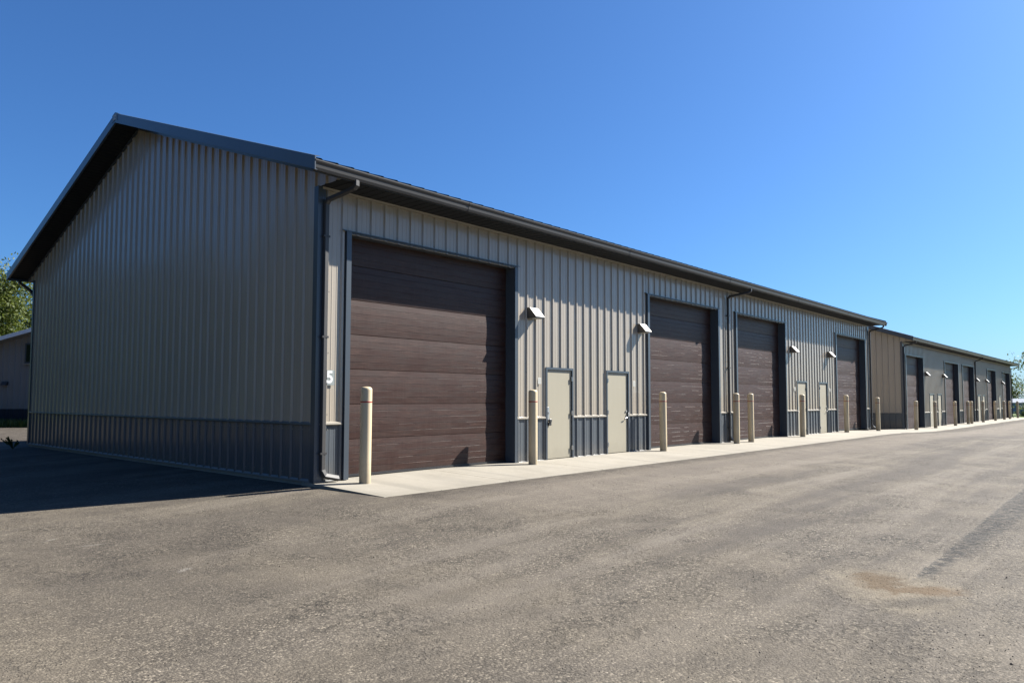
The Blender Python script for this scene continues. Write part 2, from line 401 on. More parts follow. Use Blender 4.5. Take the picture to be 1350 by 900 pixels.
# ------------------------------------------------------------------ ground levels
def lerp(a, b, t): t = max(0, min(1, t)); return a + (b - a) * t
def edge_z(x):
    if x < 0: return -.10 - .045 * min(-x, 5.0)
    return lerp(-.085, -.385, (x - 29) / 13)
def edge_y(x): return lerp(-2.0, -1.35, (x - 29) / 13)
def ground_z(x, y):
    e = edge_z(x)
    fall = .22 * (1 - .75 * lerp(0, 1, -x / 5)) if x < 0 else .22
    if y > -2: z = e
    elif y > -9.15: z = e - fall * lerp(0, 1, (-2 - y) / 7.15)
    else: z = e - fall + .018 * min(-9.15 - y, 30)
    if x > 90: z -= lerp(0, .5, (x - 90) / 60)
    return z
def wob(x, y):
    return (.006 * math.sin(1.1 * x + .7 * y) + .005 * math.sin(.53 * x - 1.9 * y + 1) + .004 * math.sin(2.7 * x + 2.1 * y)) if -60 < x < 90 and -40 < y < 22 else 0

def grid(xs, ys, zf, keep=None):
    mb = MB(); nx = len(xs)
    mb.v = [(x, y, zf(x, y)) for y in ys for x in xs]
    for j in range(len(ys) - 1):
        for i in range(nx - 1):
            if keep and not keep((xs[i] + xs[i + 1]) / 2, (ys[j] + ys[j + 1]) / 2): continue
            mb.f.append((j * nx + i, j * nx + i + 1, (j + 1) * nx + i + 1, (j + 1) * nx + i)); mb.mi.append(0)
    return mb
def span(a, b, s): n = max(1, round((b - a) / s)); return [a + (b - a) * i / n for i in range(n + 1)]
far = [-2500, -900, -400, -200, -120]
gx = far + span(-80, 160, 2.0) + [200, 300, 500, 900, 2500]
gy = far + span(-80, 60, 2.0) + [80, 120, 200, 400, 900, 2500]
tag(grid(gx, gy, lambda x, y: ground_z(x, y) - .09).build('ground', M['grass'], smooth=True, fix=False), kind='structure')
ax = span(-70, -14, 2.0)[:-1] + span(-14, 44, .4)[:-1] + span(44, 88, 1.0)
ay = span(-70, -16, 2.0)[:-1] + span(-16, -2, .35)[:-1] + span(-2, 30, .5)[:-1] + span(30, 66, 2.0)
tag(grid(ax, ay, lambda x, y: ground_z(x, y) + (wob(x, y) if y < edge_y(x) - .1 or x < -.4 else -.02),
         lambda x, y: not (x > 83.6 and y > -1.5) and x + y < (40.6 if y > 20 else 999)).build('asphalt_yard', M['asphalt'], smooth=True, fix=False), kind='structure')

# apron slabs along both buildings
walk = tag(empty('sidewalk', (0, 0, 0)), kind='structure')
def walk_top(x): return edge_z(x) + .035
cuts = [-.06, 2.9, 5.95, 8.3, 10.95, 13.5, 16.3, 19.2, 22.3, 25.0, 27.7, 30.4, 33.2, 36.2, 39.2, 42.4, 45.6, 48.6, 51.6, 54.5, 57.4, 60.5, 63.6, 66.8, 70, 73, 76, 79, 81.5, 84.0]
for a, b in zip(cuts[:-1], cuts[1:]):
    mb = MB(); a2, b2 = a + .007, b - .007
    yb = .30
    ring = []
    for x in (a2, b2):
        zt = walk_top(x); ye = edge_y(x)
        ring.append([(x, yb, -.9), (x, ye, -.9), (x, ye, zt - .045), (x, ye + .012, zt - .035), (x, -.02, zt + .022), (x, yb, zt + .024)])
    n = 6
    mb.add(ring[0] + ring[1], [(i, (i + 1) % n, n + (i + 1) % n, n + i) for i in range(n)] + [tuple(range(n))[::-1], tuple(range(n, 2 * n))])
    mb.build('slab', M['concrete'], walk)

# loose stones lying on the asphalt near the camera
def stones():
    rnd = random.Random(3); mb = MB()
    fwd = Vector((math.sin(yaw), math.cos(yaw))); rt = Vector((fwd.y, -fwd.x))
    for _ in range(15000):
        d = 3.6 + 13 * rnd.random() ** 1.7; s = (rnd.random() * 2 - 1) * (d * .74 + .3)
        q = Vector((CAM.x, CAM.y)) + fwd * d + rt * s
        if q.y > edge_y(q.x) - .03 and q.x > -.3: continue
        clump = math.sin(q.x * 1.7 + 1.3 * math.sin(q.y * 1.1)) + math.sin(q.y * 2.3 + q.x * .6) + math.sin(q.x * .5 - q.y * .9)
        if clump < rnd.uniform(-2.4, 2.0): continue
        r = rnd.uniform(.0025, .0065) * (1.6 if rnd.random() < .04 else 1)
        z = ground_z(q.x, q.y) + wob(q.x, q.y) + r * .3
        a = rnd.random() * 6.28; ca, sa = math.cos(a), math.sin(a)
        vs = []
        for (px, py, pz) in ((1, 0, 0), (0, 1, 0), (-1, 0, 0), (0, -1, 0), (0, 0, .8), (0, 0, -.7)):
            k = r * rnd.uniform(.7, 1.3); px *= k; py *= k; pz *= k
            vs.append((q.x + px * ca - py * sa, q.y + px * sa + py * ca, z + pz))
        mb.add(vs, [(0, 1, 4), (1, 2, 4), (2, 3, 4), (3, 0, 4), (1, 0, 5), (2, 1, 5), (3, 2, 5), (0, 3, 5)])
    return mb
tag(stones().build('gravel', M['stone'], fix=False), 'loose grit and small stones scattered over the worn asphalt yard', 'gravel', kind='stuff')

# ------------------------------------------------------------------ buildings
PITCH = .328
EAVE_Z, SLOPE, OHX, OHY = 5.40, .3448, .60, .75
ZW, ZD, ZS, RY = .966, 4.505, 5.215, .245

def profile(ua, ub, off, fine=True):
    pts = []
    k0 = int(math.floor((ua - off) / PITCH)) - 1; k1 = int(math.ceil((ub - off) / PITCH)) + 1
    for k in range(k0, k1 + 1):
        c = off + k * PITCH
        rib = [(-.044, 0), (-.020, .032), (.020, .032), (.044, 0)]
        minor = [(.098, 0), (.106, .0035), (.120, .0035), (.128, 0), (.200, 0), (.208, .0035), (.222, .0035), (.230, 0)] if fine else []
        pts += [(c + u, d) for u, d in rib + minor]
    out = []
    def at(u):
        for (a, da), (b, db) in zip(pts[:-1], pts[1:]):
            if a <= u <= b: return da + (db - da) * (u - a) / max(1e-9, b - a)
        return 0
    out = [(ua, at(ua))] + [q for q in pts if ua + 1e-4 < q[0] < ub - 1e-4] + [(ub, at(ub))]
    return out
def panel(name, ua, ub, z0, z1, to, off, mat, parent, fine=True, bot=None):
    """one sheet of ribbed steel; to(u, d, z) maps to the wall; z1 may be a function of u"""
    pr = profile(ua, ub, off, fine); n = len(pr)
    f = z1 if callable(z1) else (lambda u: z1); g = bot or (lambda u: z0)
    vs = [to(u, d, g(u)) for u, d in pr] + [to(u, d, f(u)) for u, d in pr]
    mb = MB().add(vs, [(i, i + 1, n + i + 1, n + i) for i in range(n - 1)])
    return mb.build(name, mat, parent, fix=False)

def make_section(rnd, w=4.9, h=.655):
    """a door section: five embossed planks, each groove broken up along its length"""
    mb = MB(); np_ = 5; ph = h / np_
    xs = [0.0]
    while xs[-1] < w: xs.append(xs[-1] + rnd.uniform(.22, .6))
    xs[-1] = w
    for p in range(np_):
        z0 = p * ph; z1 = z0 + ph; last = p == np_ - 1
        for a, b in zip(xs[:-1], xs[1:]):
            lip = .005 if last else rnd.choice((.0012, .0017, .0023, .003))
            dep = .014 if last else .004
            # profile (y, z): bottom edge, face, bevelled top lip that faces the sky, groove floor
            pr = [(dep, z0), (.0, z0 + .003), (.0, z1 - lip - .006), (dep * .8, z1 - .006), (dep, z1)]
            vs = [(x, y + .011 * (2 * z / h - 1) ** 2, z) for x in (a, b) for y, z in pr]
            mb.add(vs, [(i, 5 + i, 5 + i + 1, i + 1) for i in range(4)])
    return mb
rs = random.Random(11)
SECTIONS = [make_section(rs).mesh('door_section', M['wood'], fix=False) for _ in range(5)]

def overhead_door(root, xa, xb, z0=0.0, seed=0):
    rnd = random.Random(seed)
    d = empty('overhead_door', (xa, RY, z0)); d.parent = root
    xm = (xb - xa) / 2 - 2.45
    for k in range(7):
        link('door_section', SECTIONS[rnd.randrange(5)], d, (xm, 0, .022 + .655 * k))
    MB().box(0.0, xb - xa, -.008, .03, -.02, .024).build('bottom_seal', M['black'], d)
    # frame: two jambs and a header, standing slightly proud of the ribs
    for s, x in ((0, xa), (1, xb - .115)):
        mb = MB().box(x + (.03 if s == 0 else .025), x + (.135 if s == 0 else .115), -.068 if s == 0 else -.045, RY + .10, -.03, ZD)
        mb.build('door_jamb', M['slate_dark'], root)
    MB().box(xa + .1365, xb - .0915, -.040, RY + .10, ZD - .035, ZD - .002).build('door_header', M['slate_dark'], root)
    MB().prism([(-.075, ZD - .012), (-.075, ZD + .006), (-.0, ZD + .02), (.02, ZD + .02), (.02, ZD + .003), (-.06, ZD + .003)], 0, xa - .05, xb + .05).build('drip_cap', M['slate_dark'], root)
    # dark lining behind the gaps
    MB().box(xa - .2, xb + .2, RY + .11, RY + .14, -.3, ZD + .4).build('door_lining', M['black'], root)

def passage_door(root, xa, xb, handle_left, lockbox=False):
    zt = 2.2
    fr = MB()
    fr.prism([(0, 0)] and [(xa, -.03), (xa, zt), (xb, zt), (xb, -.03), (xb - .055, -.03), (xb - .055, zt - .055), (xa + .055, zt - .055), (xa + .055, -.03)], 1, -.048, .12)
    fr = fr.build('door_frame', M['slate_dark'], root)
    d = MB().box(xa + .060, xb - .060, -.012, .04, -.012, zt - .060, .002).build('passage_door', M['door'], root)
    hx = xa + .062 if not handle_left else xb - .062
    for z in (.22, 1.08, 1.93):
        hb = MB(); hb.tube([(hx, -.056, z - .055), (hx, -.056, z + .055)], .011, 8); hb.box(hx - .03, hx + .03, -.0535, -.049, z - .05, z + .05)
        hb.build('hinge', M['steel'], d)
    lx = xa + .135 if handle_left else xb - .135; s = 1 if handle_left else -1
    MB().tube([(lx, -.0125, 1.10), (lx, -.035, 1.10)], .028, 14).build('deadbolt', M['steel'], d)
    MB().box(lx - .055, lx + .02, -.019, -.0125, .93, 1.24, .002).build('latch_plate', M['steel'], d) if lockbox else None
    h = MB(); h.tube([(lx, -.0125, .93), (lx, -.03, .93)], .032, 14)
    if lockbox:
        h.build('handle_rose', M['steel'], d)
        k = MB(); k.tube([(lx + .0, -.03, .905), (lx, -.055, .905), (lx, -.075, .905), (lx, -.088, .905)], [.022, .048, .052, .036], 14)
        k.box(lx - .052, lx + .052, -.066, -.024, .79, .87, .008)
        k.build('lock_box', M['black'], d)
    else:
        h.tube([(lx, -.03, .93), (lx, -.062, .93), (lx + .01 * s, -.068, .928), (lx + .12 * s, -.064, .905)], .011, 8)
        h.build('lever_handle', M['steel'], d)
        MB().box(hx - .018 if False else (xb - .075 if not handle_left else xa + .02), (xb - .02 if not handle_left else xa + .075), -.055, -.0485, .96, 1.06, .001).build('strike_guard', M['steel'], d)

def downspout(root, x, xg, side=1, zb=-.02):
    """drop from the gutter at xg, slanting back to the wall at x"""
    mb = MB()
    mb.sweep([(xg, -.69, EAVE_Z - .15), (xg, -.69, EAVE_Z - .235), (xg + .06 * (x - xg), -.64, EAVE_Z - .285), (x + .05 * (xg - x), -.13, EAVE_Z - .425), (x, -.075, EAVE_Z - .50), (x, -.075, zb + .20), (x + .04 * side, -.10, zb + .10), (x + .30 * side, -.13, zb + .035)], .092, .068, (1, .12, 0))
    ds = mb.build('downspout', M['gutter'], root)
    for z in (.45, 2.5, 4.3):
        MB().box(x - .065, x + .065, -.1135, -.022, z, z + .035).build('strap', M['gutter'], ds)

def roof_z(y, W):
    return EAVE_Z + .025 + SLOPE * (min(y, W - y) + OHY)

def make_building(name, loc, L, W, doors, pdoors, spouts, near_fine=True):
    root = empty(name, loc)
    RZ = lambda y: roof_z(y, W)
    front = lambda u, d, z: (u, -d, z)
    # ---- front sheets, split at the openings
    ops = sorted([(a, b, ZD - .05) for a, b in doors] + [(a, b, 2.2 - .03) for a, b, *_ in pdoors])
    off = .19
    edges = [0.0] + [off + PITCH * .5 + 3 * PITCH * k for k in range(-1, 200) if .05 < off + PITCH * .5 + 3 * PITCH * k < L - .05] + [L]
    def runs(a, b):
        cs = sorted({a, b} | {e for o in ops for e in ((o[0] + .03, o[1] - .03)) if a + 1e-3 < e < b - 1e-3})
        for p, q in zip(cs[:-1], cs[1:]):
            m = (p + q) / 2; hit = [o for o in ops if o[0] + .03 < m < o[1] - .03]
            yield p, q, (hit[0][2] if hit else None)
    for a, b in zip(edges[:-1], edges[1:]):
        for p, q, top in runs(a, b):
            if q - p < .02: continue
            z0 = top if top else ZW + .02
            panel('wall_panel', p, q, z0, ZS + .10, front, off, M['tan'], root, near_fine)
            if top is None: panel('wainscot_panel', p, q, -.03, ZW - .005, front, off, M['slate'], root, near_fine)
    # ---- trims on the front between openings
    xs = [0.06]
    for o in ops: xs += [o[0] - .002, o[1] + .002]
    xs.append(L - .06)
    for a, b in zip(xs[0::2], xs[1::2]):
        if b - a < .05: continue
        MB().prism([(.0, ZW - .012), (-.033, ZW - .012), (-.046, ZW + .004), (-.040, ZW + .034), (-.006, ZW + .052), (0, ZW + .052)], 0, a, b).build('wainscot_trim', M['cream_trim'], root)
        MB().prism([(.0, -.035), (-.030, -.035), (-.030, -.026), (-.004, -.012), (0, -.012)], 0, a, b).build('base_trim', M['white_trim'], root)
    # ---- gable ends
    for side, gx_ in ((-1, 0.0), (1, L)):
        to = lambda u, d, z, gx_=gx_, side=side: (gx_ + side * d, u, z)
        goff = .11
        ge = [0.0] + [goff + PITCH * .5 + 3 * PITCH * k for k in range(-1, 60) if .05 < goff + PITCH * .5 + 3 * PITCH * k < W - .05] + [W]
        for a, b in zip(ge[:-1], ge[1:]):
            # keep the ridge on a sheet edge so that the slanted top stays straight
            cs = [a] + ([W / 2] if a < W / 2 < b else []) + [b]
            for p, q in zip(cs[:-1], cs[1:]):
                panel('wall_panel', p, q, ZW + .02, lambda u: RZ(u) - .19, to, goff, M['tan'], root)
                panel('wainscot_panel', p, q, -.03, ZW - .005, to, goff, M['slate'], root)
        for half in (0, 1):
            yy = (lambda y: y) if half == 0 else (lambda y: W - y)
            ring = []
            for y in (-.60, W / 2 - (.001 if half else 0)):
                tz = RZ(y) - .182
                ring.append([(gx_ + side * .001, yy(y), tz - .05), (gx_ + side * .040, yy(y), tz - .05), (gx_ + side * .046, yy(y), tz - .001), (gx_ + side * .001, yy(y), tz - .001)])
            MB().add(ring[0] + ring[1], [(i, (i + 1) % 4, 4 + (i + 1) % 4, 4 + i) for i in range(4)] + [(0, 1, 2, 3), (4, 5, 6, 7)]).build('gable_trim', M['slate_dark'], root)
        # closing piece beyond the wall under the eave
        panel('wall_panel', -.66, 0, ZS, lambda u: RZ(u) - .19, to, goff, M['tan'], root, bot=lambda u: ZS - .004)
        panel('wall_panel', W, W + .66, ZS, lambda u: RZ(u) - .19, to, goff, M['tan'], root, bot=lambda u: ZS - .004)
        X = lambda d: gx_ + side * d
        def strip(nm, pr, m):
            MB().prism([(X(d), z) for d, z in pr], 1, .07, W - .07).build(nm, m, root)
        strip('wainscot_trim', [(0, ZW - .012), (.034, ZW - .012), (.046, ZW + .004), (.040, ZW + .032), (.006, ZW + .048), (0, ZW + .048)], M['slate'])
        strip('base_trim', [(0, -.04), (.034, -.04), (.034, -.016), (.004, .012), (0, .012)], M['white_trim'])
        MB().box(min(X(-.3), X(.012)), max(X(-.3), X(.012)), .05, W - .05, -.8, -.03).build('foundation', M['concrete'], root)
        # corner trims: an L of folded steel
        for y0, sy in ((0.0, -1), (W, 1)):
            c = MB()
            e = .042
            pts = [(X(e), y0 + sy * e), (X(e), y0 - sy * .085), (X(0.0), y0 - sy * .085), (X(0.0), y0), (X(-.12), y0), (X(-.12), y0 + sy * e)]
            c.prism(pts, 2, -.035, ZS - .006)
            c.build('corner_trim', M['slate_dark'], root)
    # ---- screw heads, far too many to be parts of their own
    sm = MB()
    def screw(c, ax):
        r = .0075; d = .007
        a, b = (Vector((1, 0, 0)), Vector((0, -1, 0))) if ax == 1 else (Vector((0, 1, 0)), Vector((-1, 0, 0)))
        u = Vector((0, 0, 1)); c = Vector(c)
        vs = [c + (a * math.cos(q) + u * math.sin(q)) * r + b * e for e in (0, d) for q in [k * math.pi / 3 for k in range(6)]]
        sm.add(vs, [(k, (k + 1) % 6, 6 + (k + 1) % 6, 6 + k) for k in range(6)] + [tuple(range(6, 12))])
    for zr in (.10, .88, 1.15, 2.25, 3.35, 4.42, 5.08):
        for k in range(int(L / PITCH)):
            for dx in (-.062, .062):
                x = off + k * PITCH + dx
                if .15 < x < L - .15 and not any(o[0] - .03 < x < o[1] + .03 and zr < o[2] + .1 for o in ops): screw((x, -.0003, zr), 1)
    for zr in (.10, .88, 1.15, 2.25, 3.35, 4.45, 5.5, 6.5, 7.4):
        for k in range(int(W / PITCH)):
            for dy in (-.062, .062):
                y = .11 + k * PITCH + dy
                if .15 < y < W - .15 and zr < RZ(y) - .3: screw((-.0003, y, zr), 0)
    tag(sm.build('screw_heads', M['tan'], root, fix=False), kind='stuff')
    # ---- rear wall, kept plain
    rear = lambda u, d, z: (u, W + d, z)
    for k in range(int(L // 4) + 1):
        a = k * L / (int(L // 4) + 1); b = (k + 1) * L / (int(L // 4) + 1)
        panel('wall_panel', a, b, -.03, ZS + .1, rear, .19, M['tan'], root, False)
    # ---- roof: two ribbed slopes
    x0, x1 = -OHX + .02, L + OHX - .02
    for s in (0, 1):
        mb = MB(); fy_ = (lambda y: y) if s == 0 else (lambda y: W - y)
        ys = (-OHY + .02, W / 2)
        pr = [(u, d) for u, d in profile(x0, x1, off, False)]
        n = len(pr)
        vs = [(u, fy_(y), RZ(y) - .012 + d * .8) for y in ys for u, d in pr] + [(u, fy_(y), RZ(y) - .03) for y in ys for u in (x0, x1)]
        fs = [(i, i + 1, n + i + 1, n + i) for i in range(n - 1)] + [(2 * n, 2 * n + 1, 2 * n + 3, 2 * n + 2)]
        mb.add(vs, fs).build('roof_slope', M['roof'], root, fix=False)
    MB().prism([(W / 2 - .22, RZ(W / 2 - .22) + .045), (W / 2, RZ(W / 2) + .05), (W / 2 + .22, RZ(W / 2 - .22) + .045), (W / 2 + .22, RZ(W / 2 - .22) + .035), (W / 2, RZ(W / 2) + .04), (W / 2 - .22, RZ(W / 2 - .22) + .035)], 0, x0, x1).build('ridge_cap', M['roof'], root)
    # ---- rake boards, in lengths as they were fitted, and the slotted soffit under them
    for gx_, side in ((-OHX, -1), (L + OHX, 1)):
        for half in (0, 1):
            yy = (lambda y: y) if half == 0 else (lambda y: W - y)
            cuts_ = [-OHY - .01, 1.75, 4.85, W / 2]
            for a, b in zip(cuts_[:-1], cuts_[1:]):
                g = 0.0015
                ring = []
                for y in (a + (g if a > -OHY else 0), b - g):
                    t = RZ(y)
                    ring.append([(gx_, yy(y), t - .20), (gx_, yy(y), t + .035), (gx_ - side * .10, yy(y), t + .048), (gx_ - side * .10, yy(y), t + .040), (gx_ - side * .02, yy(y), t + .020), (gx_ - side * .02, yy(y), t - .185), (gx_ - side * .05, yy(y), t - .19), (gx_ - side * .05, yy(y), t - .20)])
                n = 8
                MB().add(ring[0] + ring[1], [(i, (i + 1) % n, n + (i + 1) % n, n + i) for i in range(n)] + [tuple(range(n)), tuple(range(n, 2 * n))]).build('rake_board', M['slate_dark'], root)
            mb = MB(); n_ = int((W / 2 + .7) / .13)
            xa_, xb_ = (gx_ + .02, -.002) if side < 0 else (L + .002, gx_ - .02)
            for k in range(n_):
                y0 = -.68 + (W / 2 + .68) * k / n_; y1 = -.68 + (W / 2 + .68) * (k + 1) / n_; ym = y0 + .02
                f = lambda y, dz: [(xa_, yy(y), RZ(y) - .178 + dz), (xb_, yy(y), RZ(y) - .178 + dz)]
                vs = f(y0, .0) + f(ym, .014) + f(ym + .012, 0) + f(y1, 0)
                mb.add(vs, [(0, 1, 3, 2), (2, 3, 5, 4), (4, 5, 7, 6)])
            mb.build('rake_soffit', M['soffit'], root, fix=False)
        if side < 0:
            t = RZ(W / 2)
            MB().prism([(W / 2 - .17, t - .185), (W / 2 - .17, t + .0), (W / 2, t + .052), (W / 2 + .17, t + .0), (W / 2 + .17, t - .185), (W / 2, t - .14)], 0, gx_ - .006, gx_ - .0005).build('peak_cap', M['slate_dark'], root)
            p = MB().box(gx_ - .0095, gx_ - .0065, W / 2 - .10, W / 2 + .10, t - .135, t - .01).build('sticker', M['plate'], root)
            for q in range(3):
                MB().box(gx_ - .0115, gx_ - .0100, W / 2 - .075 + .055 * q, W / 2 - .04 + .055 * q, t - .11 + .02 * (q % 2), t - .05).build('mark', M['slate'], p)
    # ---- eave soffits, fascia and gutters
    for s in (0, 1):
        yy = (lambda y: y) if s == 0 else (lambda y: W - y)
        mb = MB(); n_ = int((L + 2 * OHX) / .20); xx0, xx1 = -OHX + .02, L + OHX - .02
        ex0, ex1 = -.002, L + .002
        n_ = int((ex1 - ex0) / .20)
        for k in range(n_):
            u0 = ex0 + (ex1 - ex0) * k / n_; u1 = ex0 + (ex1 - ex0) * (k + 1) / n_
            f = lambda u, dz: [(u, yy(-.655), ZS + dz), (u, yy(.06), ZS + dz)]
            mb.add(f(u0, 0) + f(u0 + .018, .012) + f(u0 + .03, 0) + f(u1, 0), [(0, 1, 3, 2), (2, 3, 5, 4), (4, 5, 7, 6)])
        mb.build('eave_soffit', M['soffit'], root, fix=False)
        if s == 0:
            MB().prism([(-.001, ZS - .045), (-.044, ZS - .045), (-.044, ZS - .030), (-.056, ZS - .004), (-.001, ZS - .004)], 0, .05, L - .05).build('soffit_channel', M['cream_trim'], root)
        MB().prism([(yy(-.66), ZS + .004), (yy(-.66), EAVE_Z + .02), (yy(-.64), EAVE_Z + .02), (yy(-.64), ZS + .004)], 0, xx0, xx1).build('eave_fascia', M['slate_dark'], root)
        gp = [(-.661, 5.232), (-.715, 5.232), (-.733, 5.275), (-.742, 5.335), (-.760, 5.36), (-.770, 5.385), (-.770, 5.402), (-.752, 5.405), (-.752, 5.398), (-.764, 5.395), (-.754, 5.362), (-.735, 5.34), (-.725, 5.278), (-.710, 5.239), (-.665, 5.239), (-.665, 5.40), (-.661, 5.40)]
        g = MB().prism([(yy(y), z) for y, z in gp], 0, -OHX + .012, L + OHX + (.0 if s else .20) - .012).build('gutter', M['gutter'], root)
        if s == 0:
            for k in range(int(L / 6)):
                xk = 3.05 + 6.1 * k
                MB().prism([(y - .004, z - .003) for y, z in gp[:7]] + [(-.66, 5.402)], 0, xk, xk + .05).build('seam', M['gutter'], g)
    # ---- openings
    for i, (a, b) in enumerate(doors): overhead_door(root, a, b, 0, i + int(loc[0]))
    for a, b, hl, lk in pdoors:
        passage_door(root, a, b, hl, lk)
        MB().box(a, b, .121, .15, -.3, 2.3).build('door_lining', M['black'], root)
    for x, xg, s in spouts: downspout(root, x, xg, s)
    # rear spout seen past the gable
    mb = MB().sweep([(-.25, W + .66, EAVE_Z - .1), (-.25, W + .66, EAVE_Z - .22), (-.02, W + .30, EAVE_Z - .5), (.03, W + .09, EAVE_Z - .7), (.03, W + .09, 0.1)], .092, .068, (1, 0, 0)).build('downspout', M['gutter'], root)
    return root

D1 = [(.54, 5.39), (11.13, 15.87), (17.09, 21.82), (27.76, 32.46)]
P1 = [(6.44, 7.55, True, True), (9.03, 10.16, False, False), (22.91, 24.05, True, False), (25.5, 26.58, False, False)]
b1 = make_building('garage_building', (0, 0, 0), 32.98, 15.9, D1, P1, [(.11, .30, 1), (16.48, 16.95, 1), (33.12, 33.30, 1)])
tag(b1, 'nearer long storage building, tan ribbed steel over slate wainscot, gable in shade', 'building', 'storage buildings')
X2, Y2, Z2 = 40.3, .145, -.352
D2 = [(.52, 5.1), (11.15, 16.1), (17.4, 22.2), (28.2, 33.0), (36.7, 41.6)]
P2 = [(6.55, 7.75, True, False), (8.9, 10.05, False, False), (23.7, 24.9, True, False), (25.9, 27.0, False, False), (34.5, 35.6, True, False)]
b2 = make_building('garage_building', (X2, Y2, Z2), 42.1, 15.9, D2, P2, [(.13, .30, 1), (22.72, 22.3, 1), (42.25, 42.4, 1)], False)
tag(b2, 'farther long storage building with five dark doors, beyond the nearer one', 'building', 'storage buildings')

# ------------------------------------------------------------------ wall lights
def light_master():
    r = empty('wall_light'); w = .33
    body = MB().prism([(-.026, 0), (-.026, .25), (-.105, .25), (-.30, .03), (-.30, 0)], 0, 0, w)
    body.build('housing', M['bronze'], r)
    MB().add([(.006, -.1085, .2485), (w - .006, -.1085, .2485), (w - .006, -.3025, .0285), (.006, -.3025, .0285),
              (.006, -.1045, .2455), (w - .006, -.1045, .2455), (w - .006, -.2995, .0265), (.006, -.2995, .0265)],
             [(0, 1, 2, 3), (4, 7, 6, 5), (0, 4, 5, 1), (1, 5, 6, 2), (2, 6, 7, 3), (3, 7, 4, 0)]).build('front_cover', M['lens'], r)
    MB().box(.03, w - .03, -.27, -.06, -.012, -.0015).build('lens', M['plate'], r)
    return r
lm = light_master()
lights = [(5.74, 0, 3.33, 'sloped wall light just right of the nearest overhead door'),
          (10.64, 0, 3.33, 'sloped wall light beside the second overhead door of the nearer building'),
          (22.22, 0, 3.33, 'sloped wall light just right of the third overhead door, nearer building'),
          (26.71, 0, 3.33, 'sloped wall light left of the last overhead door, nearer building'),
          (X2 + 5.40, Y2, 3.33 + Z2, 'sloped wall light right of the farther building\'s first door'),
          (X2 + 10.55, Y2, 3.33 + Z2, 'sloped wall light at the farther building\'s second door'),
          (X2 + 22.9, Y2, 3.33 + Z2, 'sloped wall light by the farther building\'s middle downspout'),
          (X2 + 27.4, Y2, 3.33 + Z2, 'sloped wall light at the farther building\'s fourth door'),
          (X2 + 36.1, Y2, 3.33 + Z2, 'sloped wall light at the farther building\'s last door')]
for i, (x, y, z, lab) in enumerate(lights):
    o = lm if i == 0 else copy_tree(lm)
    o.location = (x, y, z); tag(o, lab, 'wall light', 'wall lights on the storage buildings')

# ------------------------------------------------------------------ unit plates and the number sign
pm = MB().box(-.065, .065, -.034, -.027, -.075, .075, .003).mesh('unit_plate', M['plate'])
for (x, lab) in [(6.20, 'small pale plate left of the nearest cream door'), (10.44, 'small pale plate right of the second cream door'),
                 (22.68, 'small pale plate left of the third cream door'), (26.92, 'small pale plate right of the fourth cream door')]:
    tag(link('unit_plate', pm, None, (x, 0, 1.86)), lab, 'plate', 'small plates by the cream doors')
sg = empty('number_sign', (.262, 0, 1.80)); tag(sg, 'grey plate with a white number 5 at the near corner', 'sign')
MB().box(-.105, .105, -.032, -.0275, -.135, .135, .0015).build('sign_plate', M['plate_back'], sg)
tc = bpy.data.curves.new('number', 'FONT'); tc.body = '5'; tc.size = .30; tc.align_x = 'CENTER'; tc.align_y = 'CENTER'; tc.extrude = .0015; tc.offset = .009
to_ = bpy.data.objects.new('number_tmp', tc); col.objects.link(to_)
bpy.context.view_layer.update()
tm = bpy.data.meshes.new_from_object(to_.evaluated_get(bpy.context.evaluated_depsgraph_get()))
bpy.data.objects.remove(to_)
tm.materials.clear(); tm.materials.append(M['white'])
link('number', tm, sg, (0, -.0345, 0), (R(90), 0, 0))

# ------------------------------------------------------------------ bollards
def bollard_master():
    r = empty('bollard'); mb = MB(); n = 28; rad = .102
    prof = [(rad, -.12), (rad, .0), (rad, 1.612), (rad * .985, 1.630), (rad * .93, 1.647), (rad * .80, 1.661), (rad * .6, 1.670), (rad * .3, 1.675), (.001, 1.676)]
    for rr, z in prof:
        for k in range(n):
            a = 2 * math.pi * k / n; mb.v.append((rr * math.cos(a), rr * math.sin(a), z))
    for i in range(len(prof) - 1):
        for k in range(n):
            mb.f.append((i * n + k, i * n + (k + 1) % n, (i + 1) * n + (k + 1) % n, (i + 1) * n + k)); mb.mi.append(0)
    s = mb.build('sleeve', M['bollard'], r, smooth=True)
    b = MB()
    for z, q in ((1.392, .1025), (1.393, .1035), (1.417, .1035), (1.418, .1025)):
        for k in range(n):
            a = 2 * math.pi * k / n; b.v.append((q * math.cos(a), q * math.sin(a), z))
    for i in range(3):
        for k in range(n):
            b.f.append((i * n + k, i * n + (k + 1) % n, (i + 1) * n + (k + 1) % n, (i + 1) * n + k)); b.mi.append(0)
    b.build('red_band', M['red'], r, smooth=True)
    return r
bm_ = bollard_master()
